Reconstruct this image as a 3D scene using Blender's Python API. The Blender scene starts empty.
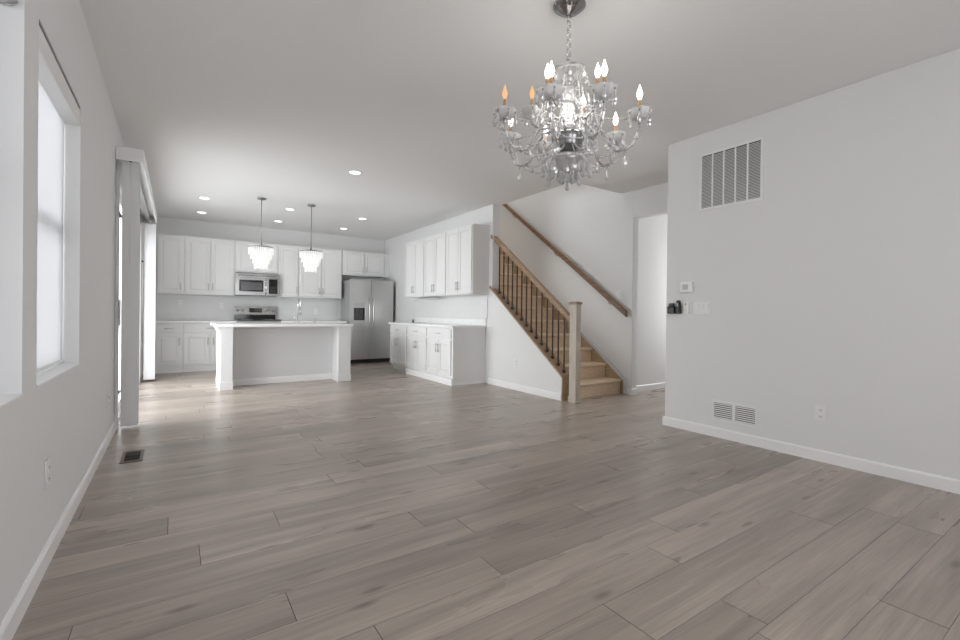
import bpy, bmesh, math, random
from mathutils import Vector, Matrix
PI = math.pi
random.seed(7)
scn = bpy.context.scene
C = scn.collection

# ------------------------------------------------------------------ camera
CAMX, CAMZ, YAW, PITCH, ROLL, FPX, CY = .44541, 1.06890, .592259, -.0042886, .0113555, 452.406, 315.6835
fw = Vector((math.sin(YAW)*math.cos(PITCH), math.cos(YAW)*math.cos(PITCH), math.sin(PITCH)))
rt = Vector((math.cos(YAW), -math.sin(YAW), 0)); up = rt.cross(fw)
R_ = math.cos(ROLL)*rt + math.sin(ROLL)*up; U_ = math.cos(ROLL)*up - math.sin(ROLL)*rt
cd = bpy.data.cameras.new('camera'); cam = bpy.data.objects.new('camera', cd); C.objects.link(cam)
M = Matrix((R_, U_, -fw)).transposed().to_4x4(); M.translation = Vector((CAMX, 0, CAMZ)); cam.matrix_world = M
cd.sensor_fit = 'HORIZONTAL'; cd.sensor_width = 36; cd.lens = 36*FPX/960; cd.shift_y = -(320-CY)/960
cd.clip_start = .05; cd.clip_end = 100
scn.camera = cam

# ------------------------------------------------------------------ world, lights, exposure
scn.view_settings.view_transform = 'Standard'; scn.view_settings.look = 'None'
scn.view_settings.gamma = 1; scn.view_settings.use_curve_mapping = False
scn.view_settings.exposure = 0.0
L_WORLD = 4.5
scn.cycles.use_denoising = True
scn.cycles.max_bounces = 12; scn.cycles.diffuse_bounces = 6; scn.cycles.transmission_bounces = 12
scn.cycles.transparent_max_bounces = 16; scn.cycles.sample_clamp_indirect = 6
scn.cycles.caustics_refractive = False; scn.cycles.caustics_reflective = False
w = bpy.data.worlds.new('sky'); scn.world = w; w.use_nodes = True
w.node_tree.nodes['Background'].inputs[0].default_value = (.95, .965, 1, 1)
w.node_tree.nodes['Background'].inputs[1].default_value = L_WORLD
L_REAR, L_PATIO, L_HALL, L_UP, L_CAN, L_PEND, L_CHAND = 3, 230, 14, 26, .9, .8, 7
PSTR, FSTR, CSTR = 1.05, 11, 3
def area(name, loc, rot, sx, sy, power, col=(1, 1, 1), shape='RECTANGLE'):
    l = bpy.data.lights.new(name, 'AREA'); l.shape = shape; l.size = sx; l.size_y = sy; l.energy = power; l.color = col
    o = bpy.data.objects.new(name, l); C.objects.link(o); o.location = loc; o.rotation_euler = rot
    return o
area('rear_fill_light', (1.6, -1.85, 1.45), (PI/2, 0, 0), 2.6, 1.7, L_REAR, (1, .99, .98))  # fill light added behind the camera, outside the invented rear openings
area('daylight_patio_door', (-1.9, 6.5, 1.5), (0, -PI/2, 0), 2.6, 3.6, L_PATIO, (.97, .985, 1))
area('daylight_hall_window', (7.42, 3.45, 1.45), (0, PI/2, 0), 1.5, .9, L_HALL)
area('daylight_upstairs', (5.05, 6.2, 5.15), (0, 0, 0), .9, 2.6, L_UP)

# ------------------------------------------------------------------ materials
def nodes(m): return m.node_tree.nodes, m.node_tree.links
def mat(name, col, rough=.5, metal=0, spec=.5, **k):
    m = bpy.data.materials.new(name); m.use_nodes = True
    b = m.node_tree.nodes['Principled BSDF']
    b.inputs['Base Color'].default_value = (*col, 1); b.inputs['Roughness'].default_value = rough
    b.inputs['Metallic'].default_value = metal; b.inputs['Specular IOR Level'].default_value = spec
    for kk, v in k.items(): b.inputs[kk.replace('_', ' ')].default_value = v
    return m
def bumped(m, scale, strength, dist=.01, stretch=(1, 1, 1), detail=4, coord='Object'):
    n, l = nodes(m); b = n['Principled BSDF']
    tc = n.new('ShaderNodeTexCoord'); mp = n.new('ShaderNodeMapping'); mp.inputs['Scale'].default_value = stretch
    ns = n.new('ShaderNodeTexNoise'); ns.inputs['Scale'].default_value = scale; ns.inputs['Detail'].default_value = detail
    bp = n.new('ShaderNodeBump'); bp.inputs['Strength'].default_value = strength; bp.inputs['Distance'].default_value = dist
    l.new(tc.outputs[coord], mp.inputs[0]); l.new(mp.outputs[0], ns.inputs['Vector']); l.new(ns.outputs['Fac'], bp.inputs['Height'])
    l.new(bp.outputs[0], b.inputs['Normal']); return m
def mottled(m, c1, c2, scale, stretch=(1, 1, 1), detail=5, lo=.3, hi=.7):
    n, l = nodes(m); b = n['Principled BSDF']
    tc = n.new('ShaderNodeTexCoord'); mp = n.new('ShaderNodeMapping'); mp.inputs['Scale'].default_value = stretch
    ns = n.new('ShaderNodeTexNoise'); ns.inputs['Scale'].default_value = scale; ns.inputs['Detail'].default_value = detail
    r = n.new('ShaderNodeValToRGB'); r.color_ramp.elements[0].position = lo; r.color_ramp.elements[1].position = hi
    r.color_ramp.elements[0].color = (*c1, 1); r.color_ramp.elements[1].color = (*c2, 1)
    l.new(tc.outputs['Object'], mp.inputs[0]); l.new(mp.outputs[0], ns.inputs['Vector']); l.new(ns.outputs['Fac'], r.inputs[0])
    l.new(r.outputs[0], b.inputs['Base Color']); return m
WALL = bumped(mat('wall_paint', (.77, .77, .765), .75, spec=.25), 45, .10, .004)
CEIL = bumped(mat("ceiling_paint", (.86, .855, .85), .85, spec=.15), 30, .12, .004)
TRIM = mat('trim_paint', (.86, .86, .86), .4)
CAB = mat('cabinet_paint', (.80, .80, .795), .42)
CABSIDE = mat("cabinet_side_laminate", (.78, .78, .78), .5)
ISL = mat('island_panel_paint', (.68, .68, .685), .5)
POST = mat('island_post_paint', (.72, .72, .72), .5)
SLATE = mat('shadow_gap', (.03, .03, .03), .8)
QUARTZ = mottled(mat('white_quartz', (.88, .88, .88), .18), (.84, .84, .84), (.9, .9, .9), 9)
STEEL = bumped(mat('stainless_steel', (.60, .60, .59), .32, 1), 60, .04, .002, (1, 1, 30))
STEELD = mat('fridge_side_grey', (.40, .40, .40), .5, .3)
CHROME = mat('chrome', (.75, .75, .75), .12, 1)
NICKEL = mat('brushed_nickel', (.55, .55, .54), .3, 1)
PEND = mat('pendant_metal', (.30, .30, .30), .35, .8)
BLACK = mat('black_glass', (.012, .012, .013), .08)
MWGLASS = mat('microwave_window', (.10, .10, .105), .12)
BLACKP = mat('black_plastic', (.012, .012, .014), .45)
DARK = mat('dark_cavity', (.02, .018, .016), .9)
PLASTIC = mat('white_plastic', (.82, .82, .81), .4)
PLGREY = mat('grey_display', (.40, .41, .42), .3)
SLOT = mat('slot_shadow', (.06, .06, .06), .7)
STEELM = bumped(mat('appliance_steel', (.40, .40, .40), .26, 1), 60, .04, .002, (30, 1, 1))
DKMETAL = mat('dark_polished_metal', (.32, .32, .32), .16, 1)
IRON = mat('bronze_iron', (.045, .028, .02), .45, .4)
CARPET = bumped(mottled(mat('beige_carpet', (.5, .4, .3), .95, spec=.1), (.60, .46, .32), (.80, .64, .47), 60), 350, .5, .004)
def oak(name, c1, c2, st):
    return mottled(mat(name, c1, .42), c1, c2, 5, st, 6)
OAK = oak('stained_oak', (.24, .145, .08), (.40, .27, .165), (12, 1.2, 12))
OAKV = oak('stained_oak_upright', (.42, .37, .30), (.58, .52, .44), (14, 14, 1))
OAKD = oak('oak_rail_stain', (.14, .072, .036), (.29, .17, .092), (14, 1.2, 14))
STRINGER = oak('tan_stringer', (.42, .30, .19), (.55, .41, .27), (10, 1, 10))
TRIMG = mat('grey_white_trim', (.62, .64, .66), .45)
def emis(name, col, s):
    m = bpy.data.materials.new(name); m.use_nodes = True; n, l = nodes(m); n.clear()
    o = n.new('ShaderNodeOutputMaterial'); e = n.new('ShaderNodeEmission'); e.inputs[0].default_value = (*col, 1); e.inputs[1].default_value = s
    l.new(e.outputs[0], o.inputs[0]); return m
CANLIT = emis('downlight_glow', (1, .98, .95), CSTR)
FLAME = emis('lit_flame_bulb', (1, .95, .86), FSTR)
AMBER = emis('dim_amber_bulb', (1, .60, .30), 1.0)
SLEEVE = mat('brass_candle_sleeve', (.60, .36, .20), .35, .5)
def mixmat(name, shaders, facs):
    m = bpy.data.materials.new(name); m.use_nodes = True; n, l = nodes(m); n.clear()
    o = n.new('ShaderNodeOutputMaterial'); prev = None
    for i, (typ, kw) in enumerate(shaders):
        s = n.new(typ)
        for k, v in kw.items(): s.inputs[k].default_value = v
        if prev is None: prev = s.outputs[0]
        else:
            x = n.new('ShaderNodeMixShader'); x.inputs[0].default_value = facs[i-1]
            l.new(prev, x.inputs[1]); l.new(s.outputs[0], x.inputs[2]); prev = x.outputs[0]
    l.new(prev, o.inputs[0]); return m
CRYSTAL = mixmat('cut_crystal', [('ShaderNodeBsdfGlass', dict(Color=(1, 1, 1, 1), Roughness=.03, IOR=1.52)),
    ('ShaderNodeBsdfTranslucent', dict(Color=(1, 1, 1, 1))), ('ShaderNodeBsdfGlossy', dict(Color=(1, 1, 1, 1), Roughness=.12)),
    ('ShaderNodeBsdfDiffuse', dict(Color=(1, 1, 1, 1)))], [.26, .18, .16])
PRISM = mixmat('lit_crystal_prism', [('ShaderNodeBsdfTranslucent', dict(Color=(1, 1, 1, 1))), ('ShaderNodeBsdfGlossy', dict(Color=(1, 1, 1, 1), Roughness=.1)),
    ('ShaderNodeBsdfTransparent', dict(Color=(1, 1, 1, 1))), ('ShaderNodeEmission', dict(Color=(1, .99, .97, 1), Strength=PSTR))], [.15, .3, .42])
SHADE = mixmat('white_roller_fabric', [('ShaderNodeBsdfTranslucent', dict(Color=(.78, .78, .79, 1))), ('ShaderNodeBsdfDiffuse', dict(Color=(.8, .8, .81, 1)))], [.5])
VANE = mixmat('vinyl_vane', [('ShaderNodeBsdfDiffuse', dict(Color=(.83, .83, .84, 1))), ('ShaderNodeBsdfTranslucent', dict(Color=(.85, .85, .86, 1)))], [.12])
GLASS = mixmat('window_glass', [('ShaderNodeBsdfTransparent', dict(Color=(.96, .97, .97, 1))), ('ShaderNodeBsdfGlossy', dict(Color=(1, 1, 1, 1), Roughness=.02))], [.07])
def floor_mat():
    m = mat('grey_oak_plank', (.3, .27, .24), .3, spec=.45); n, l = nodes(m); b = n['Principled BSDF']
    tc = n.new('ShaderNodeTexCoord'); at = n.new('ShaderNodeAttribute'); at.attribute_name = 'plank'
    cx = n.new('ShaderNodeVectorMath'); cx.operation = 'MULTIPLY_ADD'
    l.new(at.outputs['Color'], cx.inputs[0]); cx.inputs[1].default_value = (37, 11, 53); l.new(tc.outputs['Object'], cx.inputs[2])
    def noise(st, sc, det, rough=.6, dist=0):
        mp = n.new('ShaderNodeMapping'); mp.inputs['Scale'].default_value = st
        ns = n.new('ShaderNodeTexNoise'); ns.inputs['Scale'].default_value = sc; ns.inputs['Detail'].default_value = det
        ns.inputs['Roughness'].default_value = rough; ns.inputs['Distortion'].default_value = dist
        l.new(cx.outputs[0], mp.inputs[0]); l.new(mp.outputs[0], ns.inputs['Vector']); return ns.outputs['Fac']
    def mr(s, a, bb, c, d, it='LINEAR'):
        x = n.new('ShaderNodeMapRange'); x.interpolation_type = it; x.inputs[1].default_value = a; x.inputs[2].default_value = bb
        x.inputs[3].default_value = c; x.inputs[4].default_value = d; l.new(s, x.inputs[0]); return x.outputs[0]
    def mth(op, a, c):
        x = n.new('ShaderNodeMath'); x.operation = op; l.new(a, x.inputs[0])
        if isinstance(c, float): x.inputs[1].default_value = c
        else: l.new(c, x.inputs[1])
        return x.outputs[0]
    broad = mr(noise((.55, 4.5, 1), 1.2, 3, .5, .4), .3, .7, .80, 1.16)
    cath = mr(noise((.45, 9, 1), 1.8, 6, .62, .8), .3, .72, .78, 1.14)
    fine = mr(noise((1.6, 75, 1), 2.2, 4, .7), .3, .7, .84, 1.10)
    mp = n.new('ShaderNodeMapping'); mp.inputs['Scale'].default_value = (1.1, 3.4, 1)
    vo = n.new('ShaderNodeTexVoronoi'); vo.voronoi_dimensions = '2D'; vo.inputs['Scale'].default_value = .8; l.new(cx.outputs[0], mp.inputs[0]); l.new(mp.outputs[0], vo.inputs['Vector'])
    knot = mr(vo.outputs['Distance'], .0, .075, .58, 1.0, 'SMOOTHERSTEP')
    tone = mr(at.outputs['Fac'], 0, 1, .88, 1.10)
    v = mth('MULTIPLY', mth('MULTIPLY', mth('MULTIPLY', mth('MULTIPLY', broad, cath), fine), tone), knot)
    hue = n.new('ShaderNodeMix'); hue.data_type = 'RGBA'; hue.inputs['A'].default_value = (.412, .352, .302, 1); hue.inputs['B'].default_value = (.388, .327, .28, 1)
    l.new(noise((.8, 4, 1), 1.1, 2), hue.inputs['Factor'])
    mu = n.new('ShaderNodeVectorMath'); mu.operation = 'SCALE'; l.new(hue.outputs['Result'], mu.inputs[0]); l.new(v, mu.inputs['Scale'])
    l.new(mu.outputs[0], b.inputs['Base Color'])
    l.new(mr(noise((.7, 4, 1), 1.5, 2), .3, .7, .26, .34), b.inputs['Roughness'])
    return m
FLOOR = floor_mat()
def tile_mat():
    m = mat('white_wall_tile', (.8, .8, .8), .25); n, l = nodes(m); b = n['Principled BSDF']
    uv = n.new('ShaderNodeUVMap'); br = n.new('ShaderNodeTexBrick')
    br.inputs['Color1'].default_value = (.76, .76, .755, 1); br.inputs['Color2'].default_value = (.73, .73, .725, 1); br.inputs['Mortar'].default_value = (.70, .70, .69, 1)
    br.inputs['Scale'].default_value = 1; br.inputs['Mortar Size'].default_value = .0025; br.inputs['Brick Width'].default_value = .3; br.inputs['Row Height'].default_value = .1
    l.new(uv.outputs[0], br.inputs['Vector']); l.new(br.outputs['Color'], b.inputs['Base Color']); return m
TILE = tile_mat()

# ------------------------------------------------------------------ mesh helpers
class MB:
    def __init__(s): s.bm = bmesh.new()
    def box(s, x0, x1, y0, y1, z0, z1, mi=0):
        x0, x1 = sorted((x0, x1)); y0, y1 = sorted((y0, y1)); z0, z1 = sorted((z0, z1))
        v = [s.bm.verts.new(p) for p in [(x0,y0,z0),(x1,y0,z0),(x1,y1,z0),(x0,y1,z0),(x0,y0,z1),(x1,y0,z1),(x1,y1,z1),(x0,y1,z1)]]
        for f in [(0,3,2,1),(4,5,6,7),(0,1,5,4),(1,2,6,5),(2,3,7,6),(3,0,4,7)]:
            s.bm.faces.new([v[i] for i in f]).material_index = mi
        return s
    def prism(s, pts, a, b, axis='x', mi=0):
        # pts = outline in the plane across the axis; extruded from a to b
        def mk(p, t):
            return {'x': (t, p[0], p[1]), 'y': (p[0], t, p[1]), 'z': (p[0], p[1], t)}[axis]
        A = [s.bm.verts.new(mk(p, a)) for p in pts]; B = [s.bm.verts.new(mk(p, b)) for p in pts]
        s.bm.faces.new(A).material_index = mi; s.bm.faces.new(B[::-1]).material_index = mi
        for i in range(len(pts)):
            j = (i+1) % len(pts); s.bm.faces.new([A[j], A[i], B[i], B[j]]).material_index = mi
        return s
    def lathe(s, prof, o=(0, 0, 0), n=24, fl=None, mi=0):
        rings = []
        for (r, z) in prof:
            ring = []
            for i in range(n):
                a = 2*PI*i/n; rr = max(r, 1e-4)*(1+(fl[1]*math.cos(fl[0]*a) if fl else 0))
                ring.append(s.bm.verts.new((o[0]+rr*math.cos(a), o[1]+rr*math.sin(a), o[2]+z)))
            rings.append(ring)
        for k in range(len(rings)-1):
            for i in range(n):
                j = (i+1) % n; f = s.bm.faces.new([rings[k][i], rings[k][j], rings[k+1][j], rings[k+1][i]]); f.smooth = True; f.material_index = mi
        s.bm.faces.new(rings[0][::-1]).material_index = mi; s.bm.faces.new(rings[-1]).material_index = mi
        return s
    def tube(s, pts, r, n=8, mi=0, closed=False):
        pts = [Vector(p) for p in pts]; rs = r if isinstance(r, (list, tuple)) else [r]*len(pts)
        rings = []; prev = None; N = len(pts)
        for k, p in enumerate(pts):
            if closed: t = pts[(k+1) % N]-pts[k-1]
            else: t = (pts[min(k+1, N-1)]-pts[max(k-1, 0)])
            t.normalize()
            if prev is None:
                a = Vector((0, 0, 1)) if abs(t.z) < .9 else Vector((1, 0, 0)); u = t.cross(a).normalized()
            else: u = (prev-t*prev.dot(t)).normalized()
            prev = u; v = t.cross(u)
            rings.append([s.bm.verts.new(p+rs[k]*(math.cos(2*PI*i/n)*u+math.sin(2*PI*i/n)*v)) for i in range(n)])
        for k in range(N if closed else N-1):
            for i in range(n):
                j = (i+1) % n; f = s.bm.faces.new([rings[k][i], rings[k][j], rings[(k+1) % N][j], rings[(k+1) % N][i]]); f.smooth = True; f.material_index = mi
        if not closed:
            s.bm.faces.new(rings[0][::-1]).material_index = mi; s.bm.faces.new(rings[-1]).material_index = mi
        return s
    def mesh(s, name, mats):
        bmesh.ops.recalc_face_normals(s.bm, faces=s.bm.faces)
        me = bpy.data.meshes.new(name); s.bm.to_mesh(me); s.bm.free()
        for m in (mats if isinstance(mats, (list, tuple)) else [mats]): me.materials.append(m)
        return me
    def build(s, name, mats, parent=None, bevel=0, loc=None):
        o = bpy.data.objects.new(name, s.mesh(name, mats)); C.objects.link(o)
        if parent is not None: o.parent = parent
        if loc: o.location = loc
        if bevel:
            b = o.modifiers.new('bevel', 'BEVEL'); b.width = bevel; b.segments = 2; b.limit_method = 'ANGLE'
        return o
def tag(o, label, cat, group=None):
    o['label'] = label; o['category'] = cat
    if group: o['group'] = group
    return o
def thing(name, label, cat, loc=(0, 0, 0), rz=0, group=None):
    o = bpy.data.objects.new(name, None); C.objects.link(o); o.location = loc; o.rotation_euler = (0, 0, rz)
    o.empty_display_size = .1
    return tag(o, label, cat, group)
def struct(o): o['kind'] = 'structure'; return o
def copy_tree(o, parent=None):
    c = o.copy(); C.objects.link(c)
    if parent is not None: c.parent = parent
    for ch in list(o.children): copy_tree(ch, c)
    return c

W = 4.436; WT = .139; XS = W+WT; X2 = 5.528; YB = 9.914; H = 2.74
YR = 2.664; YW = 5.612; YC = 3.897; YE = 4.09

# ------------------------------------------------------------------ floor
rows = [.38, .565, .736, .9, 1.124, 1.3, 1.474, 1.64, 1.83, 2.02, 2.22, 2.42, 2.61, 2.83]
known = {0: 2.667, 2: 2.16, 4: 2.263, 6: 1.566, 7: .80, 8: .165, 10: .541, 11: .885, 12: .421}
lo = [.38-.19*k for k in range(11, 0, -1)]; hi = [2.83+.195*k for k in range(1, 38)]
ys = lo+rows+hi; off = len(lo)
mb = MB(); mb.box(-.16, 7.6, -1.75, 10.05, -.12, -.003, 1)
lay = mb.bm.loops.layers.float_color.new('plank'); L = 1.50
for k in range(len(ys)-1):
    j0 = known.get(k-off, random.random()*L); x = j0-L*math.ceil((j0+.2)/L)
    while x < 7.6:
        a, b = max(x, -.15), min(x+L, 7.58); x += L
        if b-a < .01: continue
        g = .0011
        v = [mb.bm.verts.new(p) for p in [(a+g, ys[k]+g*.5, 0), (b-g, ys[k]+g*.5, 0), (b-g, ys[k+1]-g*.5, 0), (a+g, ys[k+1]-g*.5, 0)]]
        f = mb.bm.faces.new(v); r = random.random()
        for lp in f.loops: lp[lay] = (r, r, r, 1)
        for i in range(4):
            p, q = v[i], v[(i+1) % 4]
            p2, q2 = mb.bm.verts.new((p.co.x, p.co.y, -.003)), mb.bm.verts.new((q.co.x, q.co.y, -.003))
            mb.bm.faces.new([q, p, p2, q2]).material_index = 1
fl = struct(mb.build('floor', [FLOOR, DARK]))

# ------------------------------------------------------------------ walls and ceiling
WIN = [(1.27, 2.21), (2.41, 3.34)]; ZS, ZT = .765, 2.19; DY0, DY1, DZ = 5.22, 8.30, 2.28
mb = MB(); T = -.15
ycuts = [-1.75, WIN[0][0], WIN[0][1], WIN[1][0], WIN[1][1], DY0, DY1, YB+.13]
for i in range(0, 7, 2): mb.box(T, 0, ycuts[i], ycuts[i+1], 0, H)
for a, b in WIN: mb.box(T, 0, a, b, 0, ZS); mb.box(T, 0, a, b, ZT, H)
mb.box(T, 0, DY0, DY1, DZ, H)
struct(mb.build('wall_left', WALL))
struct(MB().box(0, XS, YB, YB+.13, 0, H).build('wall_back', WALL))
mb = MB(); mb.box(W, XS, -1.61, YR, 0, H); struct(mb.build('wall_right', WALL, bevel=.006))
struct(MB().box(W, XS, YW, YB, 0, H).build('wall_right_kitchen', WALL, bevel=.006))
# half-height wall under the balustrade
SL = .746
def cap(y): return .585+SL*(y-4.434)
mb = MB(); mb.prism([(4.09, 0), (YW-.001, 0), (YW-.001, cap(YW)-.04), (4.09, cap(4.09)-.04)], W, XS)
struct(mb.build('wall_stair_knee', WALL))
# wall beside the stairs, the header over the hall opening and the wall past it
mb = MB(); TX = X2+.115
mb.box(X2, TX, YC, 9.0, 0, 5.2); mb.box(X2, TX, 2.3, YC, 2.372, H); mb.box(X2, TX, -1.61, 2.3, 0, H)
struct(mb.build('wall_stairs', WALL, bevel=.005))
struct(MB().box(TX, 7.6, 4.034, 4.16, 0, H).build('wall_hall', WALL))
# stairwell walls above the ceiling
mb = MB(); mb.box(XS-.13, XS, YE-.13, 9.0, H+.12, 5.2); mb.box(XS, X2, YE-.13, YE, H+.12, 5.2); mb.box(XS, X2, 8.9, 9.0, 0, 5.2)
struct(mb.build('wall_upper', WALL))
struct(MB().box(XS-.13, TX, YE-.13, 9.0, 5.2, 5.3).build('ceiling_upper', CEIL))
mb = MB(); mb.box(T, 7.6, -1.75, YE, H, H+.12); mb.box(T, XS, YE, YB+.13, H, H+.12); mb.box(TX+.001, 7.6, YE, 4.3, H, H+.12)
struct(mb.build('ceiling', CEIL))
# rear wall with two openings added for fill light; hall end wall with a window
mb = MB()
for a, b in [(T, .3), (1.75, 1.95), (2.9, 7.6)]: mb.box(a, b, -1.75, -1.61, 0, H)
for a, b in [(.3, 1.75), (1.95, 2.9)]: mb.box(a, b, -1.75, -1.61, 0, .6); mb.box(a, b, -1.75, -1.61, 2.3, H)
struct(mb.build('wall_rear', WALL))
mb = MB(); mb.box(7.46, 7.6, -1.61, 3.0, 0, H); mb.box(7.46, 7.6, 3.9, 4.034, 0, H); mb.box(7.46, 7.6, 3.0, 3.9, 0, .7); mb.box(7.46, 7.6, 3.0, 3.9, 2.2, H)
struct(mb.build('wall_hall_end', WALL))
def baseb(name, x0, x1, y0, y1, nx, ny, h=.085):
    m = MB()
    if nx: m.prism([(0, 0), (nx*.014, 0), (nx*.014, h-.012), (nx*.006, h), (0, h)], y0, y1, 'y'); o = m.build(name, TRIM, loc=(x0, 0, 0))
    else: m.prism([(0, 0), (ny*.014, 0), (ny*.014, h-.012), (ny*.006, h), (0, h)], x0, x1, 'x'); o = m.build(name, TRIM, loc=(0, y0, 0))
    return struct(o)
baseb('baseboard_left', .0005, 0, -1.6, DY0-.06, 1, 0)
baseb('baseboard_right', W-.0005, 0, -1.6, YR+.014, -1, 0)
baseb('baseboard_right_end', W-.014, XS, YR+.0005, 0, 0, 1)
baseb('baseboard_knee', W-.0005, 0, 4.09, 5.68, -1, 0)
baseb('baseboard_stairs', X2-.014, TX, YC-.0005, 0, 0, -1)
baseb('baseboard_hall', TX, 7.45, 4.0335, 0, 0, -1)
baseb('baseboard_header', X2-.0005, 0, YC-.014, 4.0, -1, 0)
# tiled splashbacks
def uvbox(name, x0, x1, y0, y1, z0, z1, lab):
    o = MB().box(x0, x1, y0, y1, z0, z1).build(name, TILE); me = o.data; u = me.uv_layers.new(name='uv')
    for p in me.polygons:
        for li in p.loop_indices:
            c = me.vertices[me.loops[li].vertex_index].co; u.data[li].uv = (c.x+c.y, c.z)
    return tag(o, lab, 'backsplash', 'tiled backsplashes')
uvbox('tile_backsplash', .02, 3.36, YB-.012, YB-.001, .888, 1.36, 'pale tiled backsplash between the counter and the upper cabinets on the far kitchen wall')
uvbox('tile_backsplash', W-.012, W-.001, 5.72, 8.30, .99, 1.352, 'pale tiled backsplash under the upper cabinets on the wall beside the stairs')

# ------------------------------------------------------------------ windows, shades, patio door
for i, (a, b) in enumerate(WIN):
    m = MB(); fx0, fx1 = -.145, -.105
    m.box(fx0, fx1, a, a+.05, ZS, ZT); m.box(fx0, fx1, b-.05, b, ZS, ZT); m.box(fx0, fx1, a, b, ZS, ZS+.05); m.box(fx0, fx1, a, b, ZT-.05, ZT)
    m.box(fx0, fx1, a, b, 1.46, 1.52)
    o = struct(m.build('window_%d' % (i+1), PLASTIC))
    MB().box(-.128, -.124, a+.05, b-.05, ZS+.05, ZT-.05).build('glass_pane', GLASS, o)
    struct(MB().box(-.104, .004, a+.001, b-.001, ZS-.001, ZS+.006).build('trim_%d' % (i+1), TRIM))
t = thing('roller_shade', 'white fabric shade covering the second window, under a boxed headrail', 'window shade', (0, 0, 0), 0, 'shades on the left wall windows')
MB().box(-.072, -.067, 2.425, 3.325, ZS+.03, ZT-.1).build('fabric', SHADE, t)
MB().box(-.079, -.060, 2.425, 3.325, ZS+.014, ZS+.032).build('hem_bar', PLASTIC, t, bevel=.003)
MB().box(-.10, -.004, 2.415, 3.335, ZT-.105, ZT-.012).build('headrail', PLASTIC, t, bevel=.004)
m = MB().box(-.06, -.001, 2.42, 3.33, ZT-.007, ZT-.004); m.build('gap_shade_strip', PLGREY, t)  # grey strip paints the shade of the gap above the headrail
t = thing('roller_shade', 'white fabric shade on the nearest window at the left edge with its rolled top showing', 'window shade', (0, 0, 0), 0, 'shades on the left wall windows')
MB().box(-.088, -.083, 1.285, 2.195, ZS+.03, 2.10).build('fabric', SHADE, t)
MB().box(-.095, -.076, 1.285, 2.195, ZS+.014, ZS+.032).build('hem_bar', PLASTIC, t, bevel=.003)
sp = [(-.048+(.008+.0055*a/PI)*math.cos(a), 2.198, 2.146+(.008+.0055*a/PI)*math.sin(a)) for a in [PI/6*k for k in range(0, 36)]]
r = MB(); r.tube([(-.048, 1.29, 2.146), (-.048, 2.197, 2.146)], .037, 20); r.build('rolled_fabric', VANE, t)
MB().tube(sp, .0022, 6).build('roll_edge', NICKEL, t)
# patio door (frame fixed in the wall)
m = MB(); m.box(-.12, -.005, DY0, DY0+.06, 0, DZ); m.box(-.12, -.005, DY1-.06, DY1, 0, DZ); m.box(-.12, -.005, DY0, DY1, DZ-.06, DZ); m.box(-.12, -.005, DY0, DY1, 0, .03)
m.box(0, .018, DY0-.07, DY0+.01, 0, DZ+.05); m.box(0, .018, DY1-.01, DY1+.07, 0, DZ+.05)
d = struct(m.build('door_1', TRIM)); ym = (DY0+DY1)/2
for nm, a, b, x in [('sliding_panel', DY0+.06, ym+.04, -.05), ('fixed_panel', ym-.04, DY1-.06, -.095)]:
    m = MB(); m.box(x-.02, x+.02, a, a+.08, .03, DZ-.06); m.box(x-.02, x+.02, b-.08, b, .03, DZ-.06); m.box(x-.02, x+.02, a, b, .03, .13); m.box(x-.02, x+.02, a, b, DZ-.14, DZ-.06)
    p = m.build(nm, TRIM, d); MB().box(x-.003, x+.003, a+.08, b-.08, .13, DZ-.14).build('glass_pane', GLASS, p)
m = MB(); m.box(-.03, .012, DY0+.08, DY0+.105, .94, 1.14); m.box(.012, .024, DY0+.075, DY0+.11, .92, 1.16); m.build('door_handle', NICKEL, d, bevel=.004)
# patio slab outside
struct(MB().box(-5, -.17, 2, 12, -.2, -.06).build('ground', mat('patio_concrete', (.5, .5, .49), .9)))
# vertical blinds
m = MB(); m.box(.002, .20, 5.06, 5.075, 2.385, 2.50); m.box(.186, .20, 5.075, 8.55, 2.385, 2.50); m.box(.002, .186, 5.075, 8.55, 2.486, 2.50); m.box(.002, .2, 8.54, 8.55, 2.385, 2.5)
t = thing('blind_valance', 'long white valance over the patio door on the left wall', 'valance', (0, 0, 0))
m.build('valance_box', TRIM, t, bevel=.003)
MB().box(.07, .12, 5.09, 8.52, 2.41, 2.45).build('track', NICKEL, t)
def vane_stack(y0, n, x0, x1, ztop, label, wand):
    t = thing('vertical_blind', label, 'blinds', ((x0+x1)/2, y0, 0), 0, 'vertical blinds at the patio door')
    hw = (x1-x0)/2; m = MB(); pts = []
    N = 8; front = [(-hw+2*hw*i/N, -.006*math.sin(PI*i/N)) for i in range(N+1)]; back = [(x, y+.0015) for x, y in front[::-1]]
    m.prism(front+back, .03, ztop, 'z'); me = m.mesh('vane', VANE)
    for f in me.polygons: f.use_smooth = False
    hm = MB().box(-.008, .008, -.004, .006, ztop, 2.409).mesh('hanger', PLASTIC)
    for k in range(n):
        o = bpy.data.objects.new('vane', me); C.objects.link(o); o.parent = t; o.location = (random.uniform(-.004, .004), k*.021, 0)
        o.rotation_euler = (0, 0, random.uniform(-.05, .05))
        h = bpy.data.objects.new('hanger', hm); C.objects.link(h); h.parent = o
    x, y, z0, z1 = wand; MB().tube([(x, y, z1), (x, y, z0)], .0028, 6).build('wand', PLASTIC, t)
    MB().lathe([(.004, 0), (.012, .004), (.012, .02), (.004, .026)], (x, y, z1), 10).build('wand_clip', BLACKP, t)
vane_stack(5.10, 9, .045, .165, 2.40, 'nearer stack of white vertical blind vanes drawn back beside the patio door', (.0, -.022, 1.48, 2.38))
vane_stack(8.36, 8, .052, .190, 2.36, 'farther stack of white vertical blind vanes by the kitchen end of the patio door', (-.085, -.05, 1.04, 1.77))

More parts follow.
